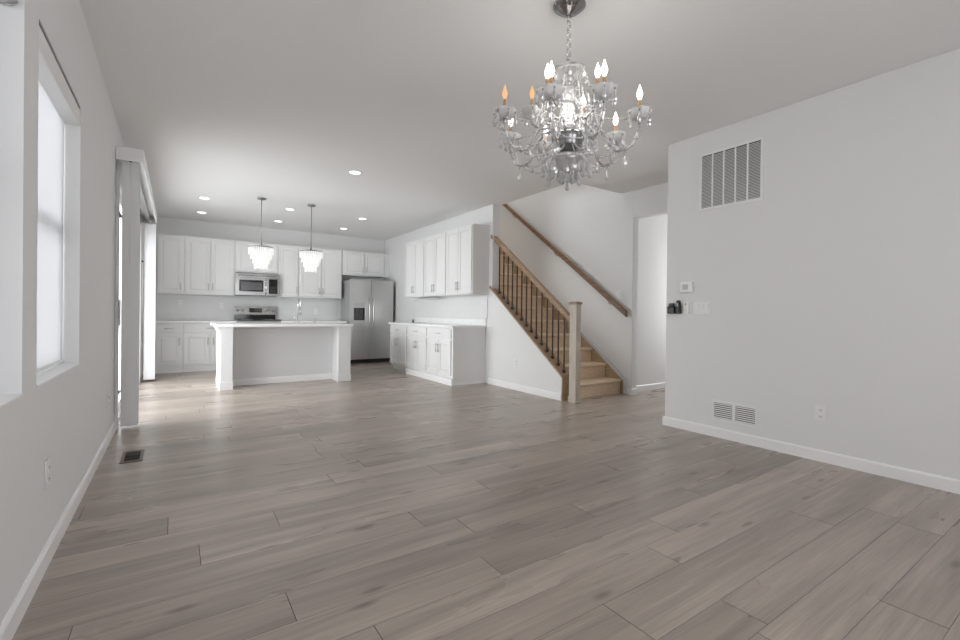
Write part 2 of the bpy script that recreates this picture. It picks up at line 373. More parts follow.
# ------------------------------------------------------------------ small wall plates
def outlet(loc, rz, label, wd=.075, h=.118):
    t = thing('wall_outlet', label, 'outlet', loc, rz, 'wall outlets')      # local front faces -Y
    MB().box(-wd/2, wd/2, -.006, 0, -h/2, h/2).build('cover_plate', PLASTIC, t, bevel=.002)
    for s in (-1, 1):
        m = MB(); m.box(-.016, .016, -.0085, -.006, s*.024-.014, s*.024+.014); r = m.build('receptacle', PLASTIC, t, bevel=.001)
        mm = MB(); mm.box(-.008, -.0055, -.0095, -.0086, s*.024-.004, s*.024+.006); mm.box(.0055, .008, -.0095, -.0086, s*.024-.004, s*.024+.006); mm.box(-.002, .002, -.0095, -.0086, s*.024-.011, s*.024-.007)
        mm.build('slots', SLOT, r)
    return t
RW = -PI/2   # faces -X (on right-hand walls)
LW = PI/2    # faces +X (on the left wall)
outlet((W-.001, 1.37, .358), RW, 'white duplex outlet low on the right wall, right of the floor-level grille')
outlet((.001, 2.58, .38), LW, 'white duplex outlet low on the left wall below the windows')
outlet((.001, 4.66, .34), LW, 'small white outlet on the left wall just before the patio door')
outlet((W-.001, 5.02, .375), RW, 'white outlet on the wall under the stair railing')
outlet((2.90, YB-.013, 1.08), 0, 'white outlet on the far backsplash right of the faucet')
outlet((.51, YB-.013, 1.20), 0, 'white outlet on the far backsplash left of the range')
outlet((1.16, YB-.013, 1.16), 0, 'white outlet on the far backsplash close beside the range')
def switches(loc, rz, n, label):
    wd = .03+.044*n; t = thing('light_switch', label, 'light switch', loc, rz, 'light switch plates')
    MB().box(-wd/2, wd/2, -.006, 0, -.058, .058).build('cover_plate', PLASTIC, t, bevel=.002)
    for k in range(n):
        x = (k-(n-1)/2)*.044; m = MB(); m.prism([(-.0062, -.033), (-.0075, -.033), (-.012, .033), (-.0062, .033)], x-.016, x+.016, 'x'); m.build('rocker', PLASTIC, t)
    return t
switches((W-.001, 2.293, 1.143), RW, 3, 'white three-gang switch plate on the right wall near its corner')
switches((X2-.001, 4.12, 1.35), RW, 2, 'white switch plate on the stairwell wall above the handrail end')
t = thing('thermostat', 'small white thermostat above the light switches on the right wall', 'thermostat', (W-.001, 2.442, 1.338), RW)
MB().box(-.06, .06, -.024, 0, -.05, .05).build('casing', PLASTIC, t, bevel=.005)
MB().box(-.036, .018, -.0255, -.0242, -.022, .028).build('screen', PLGREY, t)
t = thing('dimmer_remote', 'narrow white remote cradle between the black holders and the switch plate', 'remote control', (W-.001, 2.437, 1.143), RW)
MB().box(-.04, .04, -.007, 0, -.06, .06).build('wall_cradle', PLASTIC, t, bevel=.002)
MB().box(-.018, .02, -.02, -.0075, -.052, .054).build('remote', PLASTIC, t, bevel=.004)
MB().box(-.012, -.002, -.0215, -.0202, .03, .045).build('button', BLACKP, t)
t = thing('wall_holder', 'black square device holder mounted by the corner of the right wall', 'device holder', (W-.001, 2.592, 1.09), RW, 'black wall holders')
MB().box(-.038, .038, -.035, 0, 0, .07).build('cup', BLACKP, t, bevel=.008)
MB().box(-.026, .026, -.026, -.008, .0705, .10).build('insert', BLACKP, t, bevel=.006)
t = thing('wall_holder', 'taller black device holder beside the square one on the right wall', 'device holder', (W-.001, 2.519, 1.09), RW, 'black wall holders')
MB().prism([(-.02, 0), (.024, 0), (.022, .07), (.010, .125), (-.012, .13), (-.022, .07)], -.036, -.001, 'y').build('cup', BLACKP, t, bevel=.005)
MB().box(-.008, .006, -.0385, -.0365, .07, .1).build('tag', PLGREY, t)

# ------------------------------------------------------------------ grilles
def grille(loc, rz, wd, h, n, label, lsp, name, fr=.028, bar=.012, lf=.6):
    t = thing(name, label, 'vent', loc, rz)   # front faces -Y, origin at centre
    m = MB(); m.box(-wd/2, wd/2, -.008, 0, -h/2, -h/2+fr); m.box(-wd/2, wd/2, -.008, 0, h/2-fr, h/2); m.box(-wd/2, -wd/2+fr, -.008, 0, -h/2+fr, h/2-fr); m.box(wd/2-fr, wd/2, -.008, 0, -h/2+fr, h/2-fr)
    m.build('frame', PLASTIC, t, bevel=.002)
    MB().box(-wd/2+fr, wd/2-fr, -.0012, -.0004, -h/2+fr, h/2-fr).build('duct_opening', SLOT, t)
    iw = wd-2*fr; pw = iw/n
    for k in range(1, n):
        x = -wd/2+fr+pw*k; MB().box(x-bar/2, x+bar/2, -.010, -.0014, -h/2+fr, h/2-fr).build('mullion', PLASTIC, t)
    for k in range(n):
        m = MB(); x0 = -wd/2+fr+pw*k+(bar/2 if k else 0); x1 = -wd/2+fr+pw*(k+1)-(bar/2 if k < n-1 else 0); z = -h/2+fr+.004
        while z < h/2-fr-.006:
            m.prism([(-.0085, z-.001), (-.0085, z+.0005), (-.002, z+lsp*lf+.0005), (-.002, z+lsp*lf-.001)], x0, x1, 'x'); z += lsp
        m.build('louvers', PLASTIC, t)
    return t
grille((W-.001, 2.063, 2.291), RW, .548, .52, 5, 'large square white return air grille high on the right wall', .0125, 'return_air_grille', .024)
grille((W-.001, 2.0, .238), RW, .385, .175, 2, 'low white two-panel floor-level grille on the right wall above the baseboard', .017, 'wall_grille', .02, .022, .42)
t = thing('floor_register', 'brown metal floor register with dark opening beside the left baseboard', 'floor vent', (.193, 4.135, 0))
m = MB(); a, b = .065, .155
for q in [(-a, a, -b, -b+.03), (-a, a, b-.03, b), (-a, -a+.02, -b+.03, b-.03), (a-.02, a, -b+.03, b-.03)]: m.box(*q, .0005, .006)
m.build('frame', mat('bronze_register', (.16, .12, .10), .4, .5), t, bevel=.001)
MB().box(-a+.02, a-.02, -b+.03, b-.03, .0006, .0012).build('duct_opening', DARK, t)
m = MB()
for k in range(5): m.box(-a+.02, a-.02, .02+k*.022, .028+k*.022, .0014, .005)
m.build('louvers', mat('bronze_louver', (.10, .07, .055), .4, .5), t)

# ------------------------------------------------------------------ cabinets
def door_mesh(x0, x1, z0, z1, y, th=.02, st=.055):
    m = MB(); g = .0026; x0 += g; x1 -= g; z0 += g; z1 -= g
    st = min(st, (x1-x0)*.3, (z1-z0)*.3)
    m.box(x0, x0+st, y-th, y, z0, z1); m.box(x1-st, x1, y-th, y, z0, z1); m.box(x0+st, x1-st, y-th, y, z0, z0+st); m.box(x0+st, x1-st, y-th, y, z1-st, z1)
    m.box(x0+st, x1-st, y-th+.010, y, z0+st, z1-st)
    # raised centre field
    e = .022; p = y-th+.010; q = y-th+.004
    A = [(x0+st+.006, z0+st+.006), (x1-st-.006, z0+st+.006), (x1-st-.006, z1-st-.006), (x0+st+.006, z1-st-.006)]
    B = [(x0+st+e, z0+st+e), (x1-st-e, z0+st+e), (x1-st-e, z1-st-e), (x0+st+e, z1-st-e)]
    va = [m.bm.verts.new((u, p, v)) for u, v in A]; vb = [m.bm.verts.new((u, q, v)) for u, v in B]
    m.bm.faces.new(vb)
    for i in range(4): m.bm.faces.new([va[i], va[(i+1) % 4], vb[(i+1) % 4], vb[i]])
    return m
def pull(parent, x, y, z, L=.13, horiz=False, r=.0055):
    m = MB(); h = L/2
    if horiz:
        m.tube([(x-h, y-.028, z), (x+h, y-.028, z)], r, 8)
        for s in (-1, 1): m.tube([(x+s*h*.75, y, z), (x+s*h*.75, y-.028, z)], r*.8, 6)
    else:
        m.tube([(x, y-.028, z-h), (x, y-.028, z+h)], r, 8)
        for s in (-1, 1): m.tube([(x, y, z+s*h*.75), (x, y-.028, z+s*h*.75)], r*.8, 6)
    return m.build('handle', NICKEL, parent)
def cabinet(name, label, loc, rz, wd, dp, z0, z1, doors, drawers=(), toe=False, cat='cabinet', group=None, flush=True, sidemat=None):
    """origin = back centre at floor; local front faces -Y. doors: (x0,x1,z0,z1,handle side)"""
    t = thing(name, label, cat, loc, rz, group or ('white kitchen %ss' % name.replace('_', ' ')))
    m = MB(); zb = z0+(.1 if toe else 0)
    m.box(-wd/2, wd/2, -dp, 0, zb, z1)
    if toe: m.box(-wd/2+.001, wd/2-.001, -dp+(.06 if not flush else .012), 0, z0, zb)
    m.build('body', sidemat or CAB, t, bevel=.0015)
    for (a, b, c, e, hs) in doors:
        d = door_mesh(a, b, c, e, -dp-.0005).build('door', CAB, t, bevel=.0015)
        up_ = hs.startswith('t'); x = b-.03 if hs.endswith('r') else a+.03; z = (e-.13) if up_ else (c+.125)
        if e-c < .6 and not up_: z = c+.115
        pull(d, x, -dp-.0205, z)
    for (a, b, c, e) in drawers:
        d = MB(); d.box(a+.0015, b-.0015, -dp-.0205, -dp-.0005, c+.0015, e-.0015); o = d.build('drawer', CAB, t, bevel=.003)
        pull(o, (a+b)/2, -dp-.0205, (c+e)/2, .13, True)
    return t
yb = YB-.001
UB, UT = 1.355, 2.385
def upper(x0, x1, n, label, z0=UB, hs=None, dp=.31, side='r'):
    wd = x1-x0-.003; cx = (x0+x1)/2; p = .022
    if n == 1: ds = [(-wd/2+p, wd/2-p, z0+.02, UT-.03, 'b'+side)]
    else: ds = [(-wd/2+p, -.004, z0+.02, UT-.03, 'br'), (.004, wd/2-p, z0+.02, UT-.03, 'bl')]
    return cabinet('wall_cabinet', label, (cx, yb, 0), 0, wd, dp, z0, UT, ds, group=None)
upper(.17, .57, 1, 'single-door white upper cabinet at the far left, beside the patio door')
upper(.57, 1.365, 2, 'tall double-door white upper cabinet just left of the microwave')
upper(1.365, 2.115, 2, 'short double-door white cabinet directly above the microwave', 1.80)
upper(2.115, 2.50, 1, 'single-door white upper cabinet just right of the microwave')
upper(2.50, 3.365, 2, 'tall double-door white upper cabinet behind the right pendant, beside the refrigerator')
upper(3.375, 4.31, 2, 'short double-door white cabinet above the refrigerator', 1.86)
MB().box(-.0, .12, -.012, 0, 1.86, UT).build('filler_strip', CAB, None, loc=(4.313, yb-.296, 0))
o = bpy.data.objects['filler_strip']; tag(o, 'narrow white filler strip between the fridge cabinet and the wall', 'filler strip')
# base cabinets along the far wall
def base(x0, x1, label, dpdoors, drs, loc_y=yb, dp=.59, top=.848):
    wd = x1-x0-.003; return cabinet('base_cabinet', label, ((x0+x1)/2, loc_y, 0), 0, wd, dp, 0, top, dpdoors, drs, True)
base(.16, .555, 'narrow white base cabinet at the far left with one drawer and one door', [(-.178, .175, .13, .665, 'tr')], [(-.178, .175, .69, .83)])
base(.555, 1.365, 'wide white base cabinet left of the range, partly behind the island', [(-.39, -.01, .13, .665, 'tr'), (.01, .39, .13, .665, 'tl')], [(-.39, .39, .69, .83)])
base(2.12, 2.74, 'white base cabinet right of the range, behind the island', [(-.29, -.01, .13, .665, 'tr'), (.01, .29, .13, .665, 'tl')], [(-.29, .29, .69, .83)])
base(2.74, 3.36, 'white base cabinet between the island and the refrigerator', [(-.29, -.01, .13, .665, 'tr'), (.01, .29, .13, .665, 'tl')], [(-.29, .29, .69, .83)])
tag(MB().box(.02, 1.366, yb-.625, yb-.012, .85, .886).build('countertop', QUARTZ, bevel=.004), 'white countertop along the far wall left of the range', 'countertop', 'kitchen countertops')
tag(MB().box(2.118, 3.385, yb-.625, yb-.012, .85, .886).build('countertop', QUARTZ, bevel=.004), 'white countertop along the far wall between the range and refrigerator', 'countertop', 'kitchen countertops')
# cabinets on the side wall (front faces -X); local x runs towards the camera
sx = W-.001
ycuts = [8.13, 7.36, 6.60, 5.80]
nm = ['farthest', 'middle', 'nearest']
for k in range(3):
    a, b = ycuts[k+1], ycuts[k]; wd = b-a-.003; p = .02
    wb = wd
    cabinet('base_cabinet', 'white base cabinet with drawer and two doors on the side wall, %s of the row' % nm[k], (sx, (a+b)/2, 0), RW, wd, .575, 0, .848,
            [(-wd/2+p, -.002, .135, .665, 'tr'), (.002, wd/2-p, .135, .665, 'tl')], [(-wd/2+p, wd/2-p, .69, .83)], True, flush=(k > 0))
m = MB(); m.box(sx-.578, sx, 5.775, 5.797, .0, .848); tag(m.build('cabinet_end_panel', CABSIDE), 'grey-shaded white end panel closing the near end of the side base cabinets', 'end panel')
m = MB(); m.prism([(sx-.612, 0), (sx-.578, 0), (sx-.578, .095), (sx-.604, .095), (sx-.612, .085)], 5.755, 7.36, 'y'); m.box(sx-.578, sx-.016, 5.755, 5.774, 0, .022)
tag(m.build('toe_board', TRIM), 'white base trim board along the foot of the side base cabinets', 'base trim')
tag(MB().box(sx-.612, sx, 5.745, 8.15, .850, .886).build('countertop', QUARTZ, bevel=.004), 'long white countertop on the side base cabinets', 'countertop', 'kitchen countertops')
tag(MB().box(sx-.02, sx, 5.745, 8.15, .887, .985).build('counter_upstand', QUARTZ, bevel=.003), 'low white upstand at the back of the side countertop', 'upstand')
yc = [8.085, 7.285, 6.49, 5.70]
for k in range(3):
    a, b = yc[k+1], yc[k]; wd = b-a-.003
    cabinet('wall_cabinet', 'tall double-door white upper cabinet on the side wall, %s of the three' % nm[k], (sx, (a+b)/2, 0), RW, wd, .295, 1.365, 2.42,
            [(-wd/2+.012, -.002, 1.375, 2.40, 'br'), (.002, wd/2-.012, 1.375, 2.40, 'bl')])
t = thing('under_cabinet_light', 'slim grey light strip under the side-wall upper cabinets', 'light', (W-.16, 7.33, 1.338))
MB().box(-.05, .05, -.3, .3, 0, .022).build('housing', NICKEL, t, bevel=.003); MB().box(-.04, .04, -.28, .28, -.004, -.0005).build('lens', PLASTIC, t)
t = thing('sink_stopper', 'small dark round stopper at the far end of the side countertop', 'stopper', (4.28, 8.03, .887))
MB().lathe([(.024, 0), (.026, .012), (.018, .02), (.012, .032), (.02, .045), (.014, .055)], (0, 0, 0), 16).build('knob', mat('dark_grey_rubber', (.06, .06, .065), .5), t)

# ------------------------------------------------------------------ appliances
t = thing('refrigerator', 'stainless side-by-side refrigerator with dispenser in the left door', 'refrigerator', (3.895, 9.20, 0))
MB().box(-.47, .465, .07, .66, .03, 1.745).build('body', STEELD, t, bevel=.004)
MB().box(-.44, .44, .035, .069, .02, .085).build('kick_grille', BLACKP, t)
dl = MB(); x0, x1 = -.47, -.035; z0, z1 = .09, 1.755; dx0, dx1, dz0, dz1 = -.40, -.165, .905, 1.265
dl.box(x0, dx0, 0, .065, z0, z1); dl.box(dx1, x1, 0, .065, z0, z1); dl.box(dx0, dx1, 0, .065, z0, dz0); dl.box(dx0, dx1, 0, .065, dz1, z1); dl.box(dx0, dx1, .045, .065, dz0, dz1)
d1 = dl.build('door', STEEL, t, bevel=.003)
m = MB(); m.box(dx0+.002, dx1-.002, .002, .044, dz1-.10, dz1-.002); m.build('dispenser_panel', NICKEL, d1, bevel=.002)
m = MB(); m.box(dx0+.003, dx1-.003, .040, .0445, dz0+.003, dz1-.102); m.box(dx0+.003, dx1-.003, .004, .04, dz0+.002, dz0+.014); m.box(dx0+.003, dx0+.008, .004, .04, dz0+.014, dz1-.102); m.box(dx1-.008, dx1-.003, .004, .04, dz0+.014, dz1-.102)
m.build('dispenser_recess', BLACK, d1)
m = MB(); m.box(-.335, -.31, .02, .03, 1.02, 1.12); m.box(-.26, -.235, .02, .03, 1.02, 1.12); m.build('dispenser_paddle', mat('dark_grey_plastic', (.08, .08, .085), .4), d1)
d2 = MB().box(-.029, .47, 0, .065, z0, z1).build('door', STEEL, t, bevel=.004)
for d, x in ((d1, -.075), (d2, .012)):
    pts = [(x, -.002, 1.36), (x, -.035, 1.34), (x, -.052, 1.2), (x, -.055, 1.05), (x, -.052, .90), (x, -.035, .76), (x, -.002, .74)]
    MB().tube(pts, .012, 10).build('handle', NICKEL, d)
for s in (-.4, .4): MB().lathe([(.02, 0), (.02, .03)], (s, .12, 0), 12).build('foot', BLACKP, t)
# microwave over the range
t = thing('microwave', 'stainless over-the-range microwave under the short cabinet', 'microwave', (1.74, 9.50, 0))
mz0, mz1 = 1.37, 1.782
MB().box(-.373, .373, .03, .40, mz0, mz1).build('body', STEELD, t, bevel=.003)
m = MB(); m.box(-.373, .373, 0, .029, mz1-.085, mz1); m.build('vent_panel', STEELM, t, bevel=.003)
m = MB()
for k in range(22): m.box(-.33+k*.03, -.312+k*.03, -.0015, -.0003, mz1-.05, mz1-.03)
m.build('vent_slots', SLOT, bpy.data.objects['vent_panel'])
d = MB(); d.box(-.373, -.315, 0, .029, mz0, mz1-.087); d.box(.10, .19, 0, .029, mz0, mz1-.087); d.box(-.315, .10, 0, .029, mz0, mz0+.07); d.box(-.315, .10, 0, .029, mz1-.125, mz1-.087)
dd = d.build('door', STEELM, t, bevel=.002)
MB().box(-.3145, .0995, .004, .02, mz0+.071, mz1-.126).build('window', BLACK, dd)
MB().box(-.285, .07, .001, .0035, mz0+.095, mz1-.165).build('window_screen', MWGLASS, dd)
MB().tube([(.135, -.001, mz0+.03), (.135, -.035, mz0+.06), (.135, -.04, mz0+.16), (.135, -.035, mz1-.15), (.135, -.001, mz1-.11)], .010, 8).build('handle', CHROME, dd)
MB().box(.195, .345, -.001, .028, mz0+.04, mz1-.095).build('control_panel', BLACK, t)
m = MB()
for r_ in range(4):
    for c_ in range(3): m.box(.215+c_*.04, .245+c_*.04, -.0022, -.0012, mz0+.06+r_*.035, mz0+.08+r_*.035)
m.build('keypad', SLOT, t)
m = MB(); m.box(.346, .373, 0, .029, mz0, mz1-.087); m.box(.192, .346, 0, .029, mz0, mz0+.038); m.build('trim_edge', STEELM, t)
# range
t = thing('range', 'stainless electric range with black glass top behind the island', 'range', (1.742, 9.26, 0))
MB().box(-.37, .37, .03, .62, .0, .895).build('body', STEELD, t, bevel=.003)
MB().box(-.375, .375, -.012, .56, .896, .912).build('cooktop', BLACK, t, bevel=.004)
o = MB().box(-.368, .368, 0, .029, .22, .80).build('oven_door', STEELM, t, bevel=.004)
MB().box(-.27, .27, -.002, -.0004, .35, .66).build('oven_window', BLACK, o)
MB().tube([(-.31, -.001, .745), (-.31, -.045, .745), (.31, -.045, .745), (.31, -.001, .745)], .012, 8).build('handle', CHROME, o)
MB().box(-.368, .368, 0, .029, .03, .215).build('storage_drawer', STEELM, t, bevel=.004)
MB().box(-.365, .365, .555, .62, .913, 1.0).build('backguard_base', BLACK, t)
p = MB(); p.prism([(.535, 1.001), (.62, 1.001), (.62, 1.165), (.56, 1.165)], -.365, .365, 'x'); p = p.build('control_panel', STEELM, t, bevel=.003)
m = MB(); m.prism([(.5385, 1.045), (.5415, 1.045), (.5545, 1.13), (.5515, 1.13)], -.11, .12, 'x'); m.build('display', BLACK, p)
for x in (-.30, -.225, .19, .255, .32):
    MB().tube([(x, .549, 1.085), (x, .525, 1.083)], .021, 12).build('knob', CHROME, p)
m = MB()
for x, y, r_ in [(-.19, .14, .1), (.19, .14, .08), (-.19, .40, .08), (.19, .40, .1)]:
    m.tube([(x+r_*math.cos(a), y+r_*math.sin(a), .9125) for a in [2*PI*i/24 for i in range(24)]], .0012, 4, closed=True)
m.build('burner_rings', PLGREY, t)

# ------------------------------------------------------------------ island
ix0, ix1, iy0, iyp = .95, 2.712, 6.97, 7.30
t = thing('kitchen_island', 'white kitchen island with square end posts and a recessed back panel', 'kitchen island', (0, 0, 0))
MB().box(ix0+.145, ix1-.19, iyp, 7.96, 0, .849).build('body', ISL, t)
m = MB(); m.box(ix0+.145, ix1-.19, iyp-.014, iyp-.0005, 0, .09); m.build('base_rail', TRIM, t, bevel=.002)
def post(a, b, y1, side):
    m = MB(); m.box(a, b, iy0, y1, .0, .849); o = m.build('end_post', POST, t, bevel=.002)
    c = MB(); e = .008; c.box(a-e, b+e, iy0-e, y1, 0, .10); c.box(a-e*.5, b+e*.5, iy0-e*.5, y1, .10, .112); c.build('plinth', POST, o, bevel=.002)
    # crown flaring out under the counter
    k = MB(); pr = [(0, .765), (.008, .775), (.010, .79), (.018, .80), (.028, .818), (.038, .838), (.040, .849)]
    for i in range(len(pr)-1):
        (u, z), (v, zz) = pr[i], pr[i+1]
        A = [(a-u, iy0-u*.12, z), (b+u*.12, iy0-u*.12, z), (b+u*.12, y1, z), (a-u, y1, z)] if side == 'l' else [(a-u*.12, iy0-u*.12, z), (b+u*.12, iy0-u*.12, z), (b+u*.12, y1, z), (a-u*.12, y1, z)]
        B = [(a-v, iy0-v*.12, zz), (b+v*.12, iy0-v*.12, zz), (b+v*.12, y1, zz), (a-v, y1, zz)] if side == 'l' else [(a-v*.12, iy0-v*.12, zz), (b+v*.12, iy0-v*.12, zz), (b+v*.12, y1, zz), (a-v*.12, y1, zz)]
        va = [k.bm.verts.new(q) for q in A]; vb = [k.bm.verts.new(q) for q in B]
        for j in range(4): k.bm.faces.new([va[j], va[(j+1) % 4], vb[(j+1) % 4], vb[j]])
        if i == 0: k.bm.faces.new(va[::-1])
        if i == len(pr)-2: k.bm.faces.new(vb)
    k.build('crown', POST, o)
post(ix0, ix0+.143, 7.70, 'l'); post(ix1-.188, ix1, 7.96, 'r')
MB().box(ix0-.065, ix1+.03, iy0-.03, 8.02, .850, .888).build('countertop', QUARTZ, t, bevel=.006)
m = MB(); m.box(1.80, 2.45, 7.42, 7.84, .8885, .8895); m.build('sink_rim', STEEL, t)
# faucet and soap dispenser stand on the island
t = thing('kitchen_faucet', 'tall chrome gooseneck faucet standing on the island countertop', 'faucet', (2.13, 7.90, .889))
MB().lathe([(.028, 0), (.028, .01), (.02, .02), (.017, .06)], (0, 0, 0), 16).build('base', CHROME, t)
pts = [(0, 0, .05), (0, 0, .30)]+[(0, -.085+.085*math.cos(a), .30+.085*math.sin(a)) for a in [PI*k/8 for k in range(1, 9)]]+[(0, -.17, .22)]
MB().tube(pts, .0125, 10).build('spout', CHROME, t)
MB().tube([(0, -.17, .22), (0, -.17, .13)], .017, 10).build('spray_head', NICKEL, t)
MB().tube([(-.01, 0, .07), (-.06, 0, .085)], .007, 8).build('lever', CHROME, t)
t = thing('soap_dispenser', 'small chrome soap dispenser on the island right of the faucet', 'soap dispenser', (2.40, 7.90, .889))
MB().lathe([(.02, 0), (.02, .008), (.011, .014), (.011, .05), (.006, .052), (.006, .065)], (0, 0, 0), 12).build('pump', NICKEL, t)
MB().tube([(0, 0, .065), (0, -.05, .068)], .006, 8).build('nozzle', CHROME, t)

# ------------------------------------------------------------------ staircase
rise, run, ys0 = .196, .2625, 4.06
t = thing('staircase', 'beige carpeted staircase rising towards the kitchen behind the railing', 'staircase', (0, 0, 0))
a, b = XS+.002, X2-.022
N = 14
for k in range(N):
    y0 = ys0+run*k; z1 = rise*(k+1); z0 = max(0, z1-rise-.0)
    m = MB(); m.box(a, b, y0, y0+run-.001 if k < N-1 else y0+run+.6, 0 if k == 0 else z0-.10, z1)
    # rolled nosing
    m.tube([(a+.001, y0-.006, z1-.022), (b-.001, y0-.006, z1-.022)], .022, 12)
    m.build('carpeted_step', CARPET, t, bevel=.006)
s1 = lambda y: SL*(y-ys0)+.23
m = MB(); m.prism([(ys0-.05, .0), (ys0+.2, 0), (7.6, s1(7.6)-.3), (7.6, s1(7.6)), (ys0-.05, s1(ys0-.05))], X2-.02, X2-.001, 'x'); m.build('stringer_board', STRINGER, t)
m = MB(); m.prism([(ys0-.10, 0), (ys0-.052, 0), (ys0-.052, s1(ys0-.05)-.01), (7.6, s1(7.6)+.001), (7.6, s1(7.6)+.05), (ys0-.10, s1(ys0-.10)+.05)], X2-.026, X2-.001, 'x'); m.build('skirt_trim', TRIMG, t)
# balustrade
t = thing('stair_railing', 'oak stair railing with dark iron balusters and a square newel post', 'stair railing', (0, 0, 0))
m = MB(); y0, y1 = 4.09, YW-.004
m.prism([(4.075, cap(4.075)-.035), (y1, cap(y1)-.035), (y1, cap(y1)), (4.075, cap(4.075))], W-.016, XS+.016, 'x')
m.prism([(y1, cap(y1)-.035), (YW+.05, cap(YW+.05)-.035), (YW+.05, cap(YW+.05)), (y1, cap(y1))], W-.016, W-.001, 'x')
m.build('base_cap', OAK, t, bevel=.004)
MB().box(W-.008, XS+.008, 4.070, 4.088, 0, cap(4.075)-.036).build('end_board', OAK, t, bevel=.002)
rl = lambda y: 1.112+SL*(y-4.077)
nx0, nx1, ny0, ny1 = W+.014, W+.096, 3.873, 3.985
m = MB(); m.box(nx0, nx1, ny0, ny1, 0, 1.195); n_ = m.build('newel_post', OAKV, t, bevel=.004)
m = MB(); m.box(nx0-.008, nx1+.008, ny0-.008, ny1+.008, 0, .07); m.build('newel_base', OAKV, n_, bevel=.004)
m = MB(); m.box(nx0-.010, nx1+.010, ny0-.010, ny1+.010, 1.196, 1.222); m.box(nx0+.004, nx1-.004, ny0+.004, ny1-.004, 1.222, 1.228); m.build('newel_cap', OAK, n_, bevel=.004)
hx = W+.056
m = MB(); m.prism([(ny1+.001, rl(ny1)-.085), (YW-.002, rl(YW)-.085), (YW-.002, rl(YW)-.02), (ny1+.001, rl(ny1)-.02)], hx-.022, hx+.022, 'x')
m.prism([(ny1+.001, rl(ny1)-.035), (YW-.002, rl(YW)-.035), (YW-.002, rl(YW)), (ny1+.001, rl(ny1))], hx-.033, hx+.033, 'x')
m.prism([(YW-.002, rl(YW)-.055), (YW+.03, rl(YW+.03)-.055), (YW+.03, rl(YW+.03)), (YW-.002, rl(YW))], W-.016, W-.001, 'x')
m.build('handrail', OAK, t, bevel=.006)
yy = 5.50
while yy > 4.10:
    z0, z1 = cap(yy), rl(yy)-.075
    b_ = MB().box(hx-.007, hx+.007, yy-.007, yy+.007, z0+.004, z1+.01).build('baluster', IRON, t)
    MB().box(hx-.018, hx+.018, yy-.018, yy+.018, z0-.01, z0+.03).build('shoe', IRON, b_, bevel=.006)
    yy -= .1066
# wall handrail
t = thing('wall_handrail', 'dark oak handrail fixed along the stairwell wall', 'handrail', (0, 0, 0))
h0, h1 = 3.93, 7.3; hz = lambda y: 1.085+.729*(y-3.926)
m = MB(); m.prism([(h0, hz(h0)-.045), (h1, hz(h1)-.045), (h1, hz(h1)+.04), (h0, hz(h0)+.04)], X2-.092, X2-.048, 'x'); m.build('rail', OAKD, t, bevel=.01)
for y in (4.25, 5.35, 6.45):
    m = MB(); z = hz(y)-.06; m.tube([(X2-.001, y, z-.03), (X2-.05, y, z-.03), (X2-.07, y, z+.01)], .007, 8); m.tube([(X2-.002, y, z-.03), (X2-.008, y, z-.03)], .025, 14); m.build('bracket', NICKEL, t)

# ------------------------------------------------------------------ recessed lights
def can(x, y, label):
    t = thing('recessed_light', label, 'ceiling light', (x, y, H), 0, 'recessed ceiling lights')
    MB().lathe([(.062, -.001), (.062, -.004), (.08, -.006), (.088, -.002), (.088, -.0005), (.062, -.0004)], (0, 0, 0), 28).build('trim_ring', PLASTIC, t)
    MB().lathe([(.001, -.003), (.0615, -.003), (.0615, -.0055), (.001, -.007)], (0, 0, 0), 28).build('lens', CANLIT, t)
    l = area('downlight', (x, y, H-.02), (0, 0, 0), .12, .12, L_CAN, (1, .985, .96), 'DISK'); return t
for (x, y, s) in [(.79, 7.87, 'recessed ceiling light nearest the patio door blinds, in the row left of the left pendant'), (.80, 9.05, 'recessed ceiling light nearest the far left upper cabinets'),
                  (1.98, 7.87, 'recessed ceiling light between the two pendants'), (2.01, 9.05, 'recessed ceiling light above the microwave, close to the far wall'),
                  (3.20, 7.88, 'recessed ceiling light right of the right pendant, nearer the room'), (3.22, 9.04, 'recessed ceiling light in front of the refrigerator cabinet'),
                  (2.21, 5.33, 'recessed ceiling light nearest the camera, alone in the middle of the ceiling')]:
    can(x, y, s)

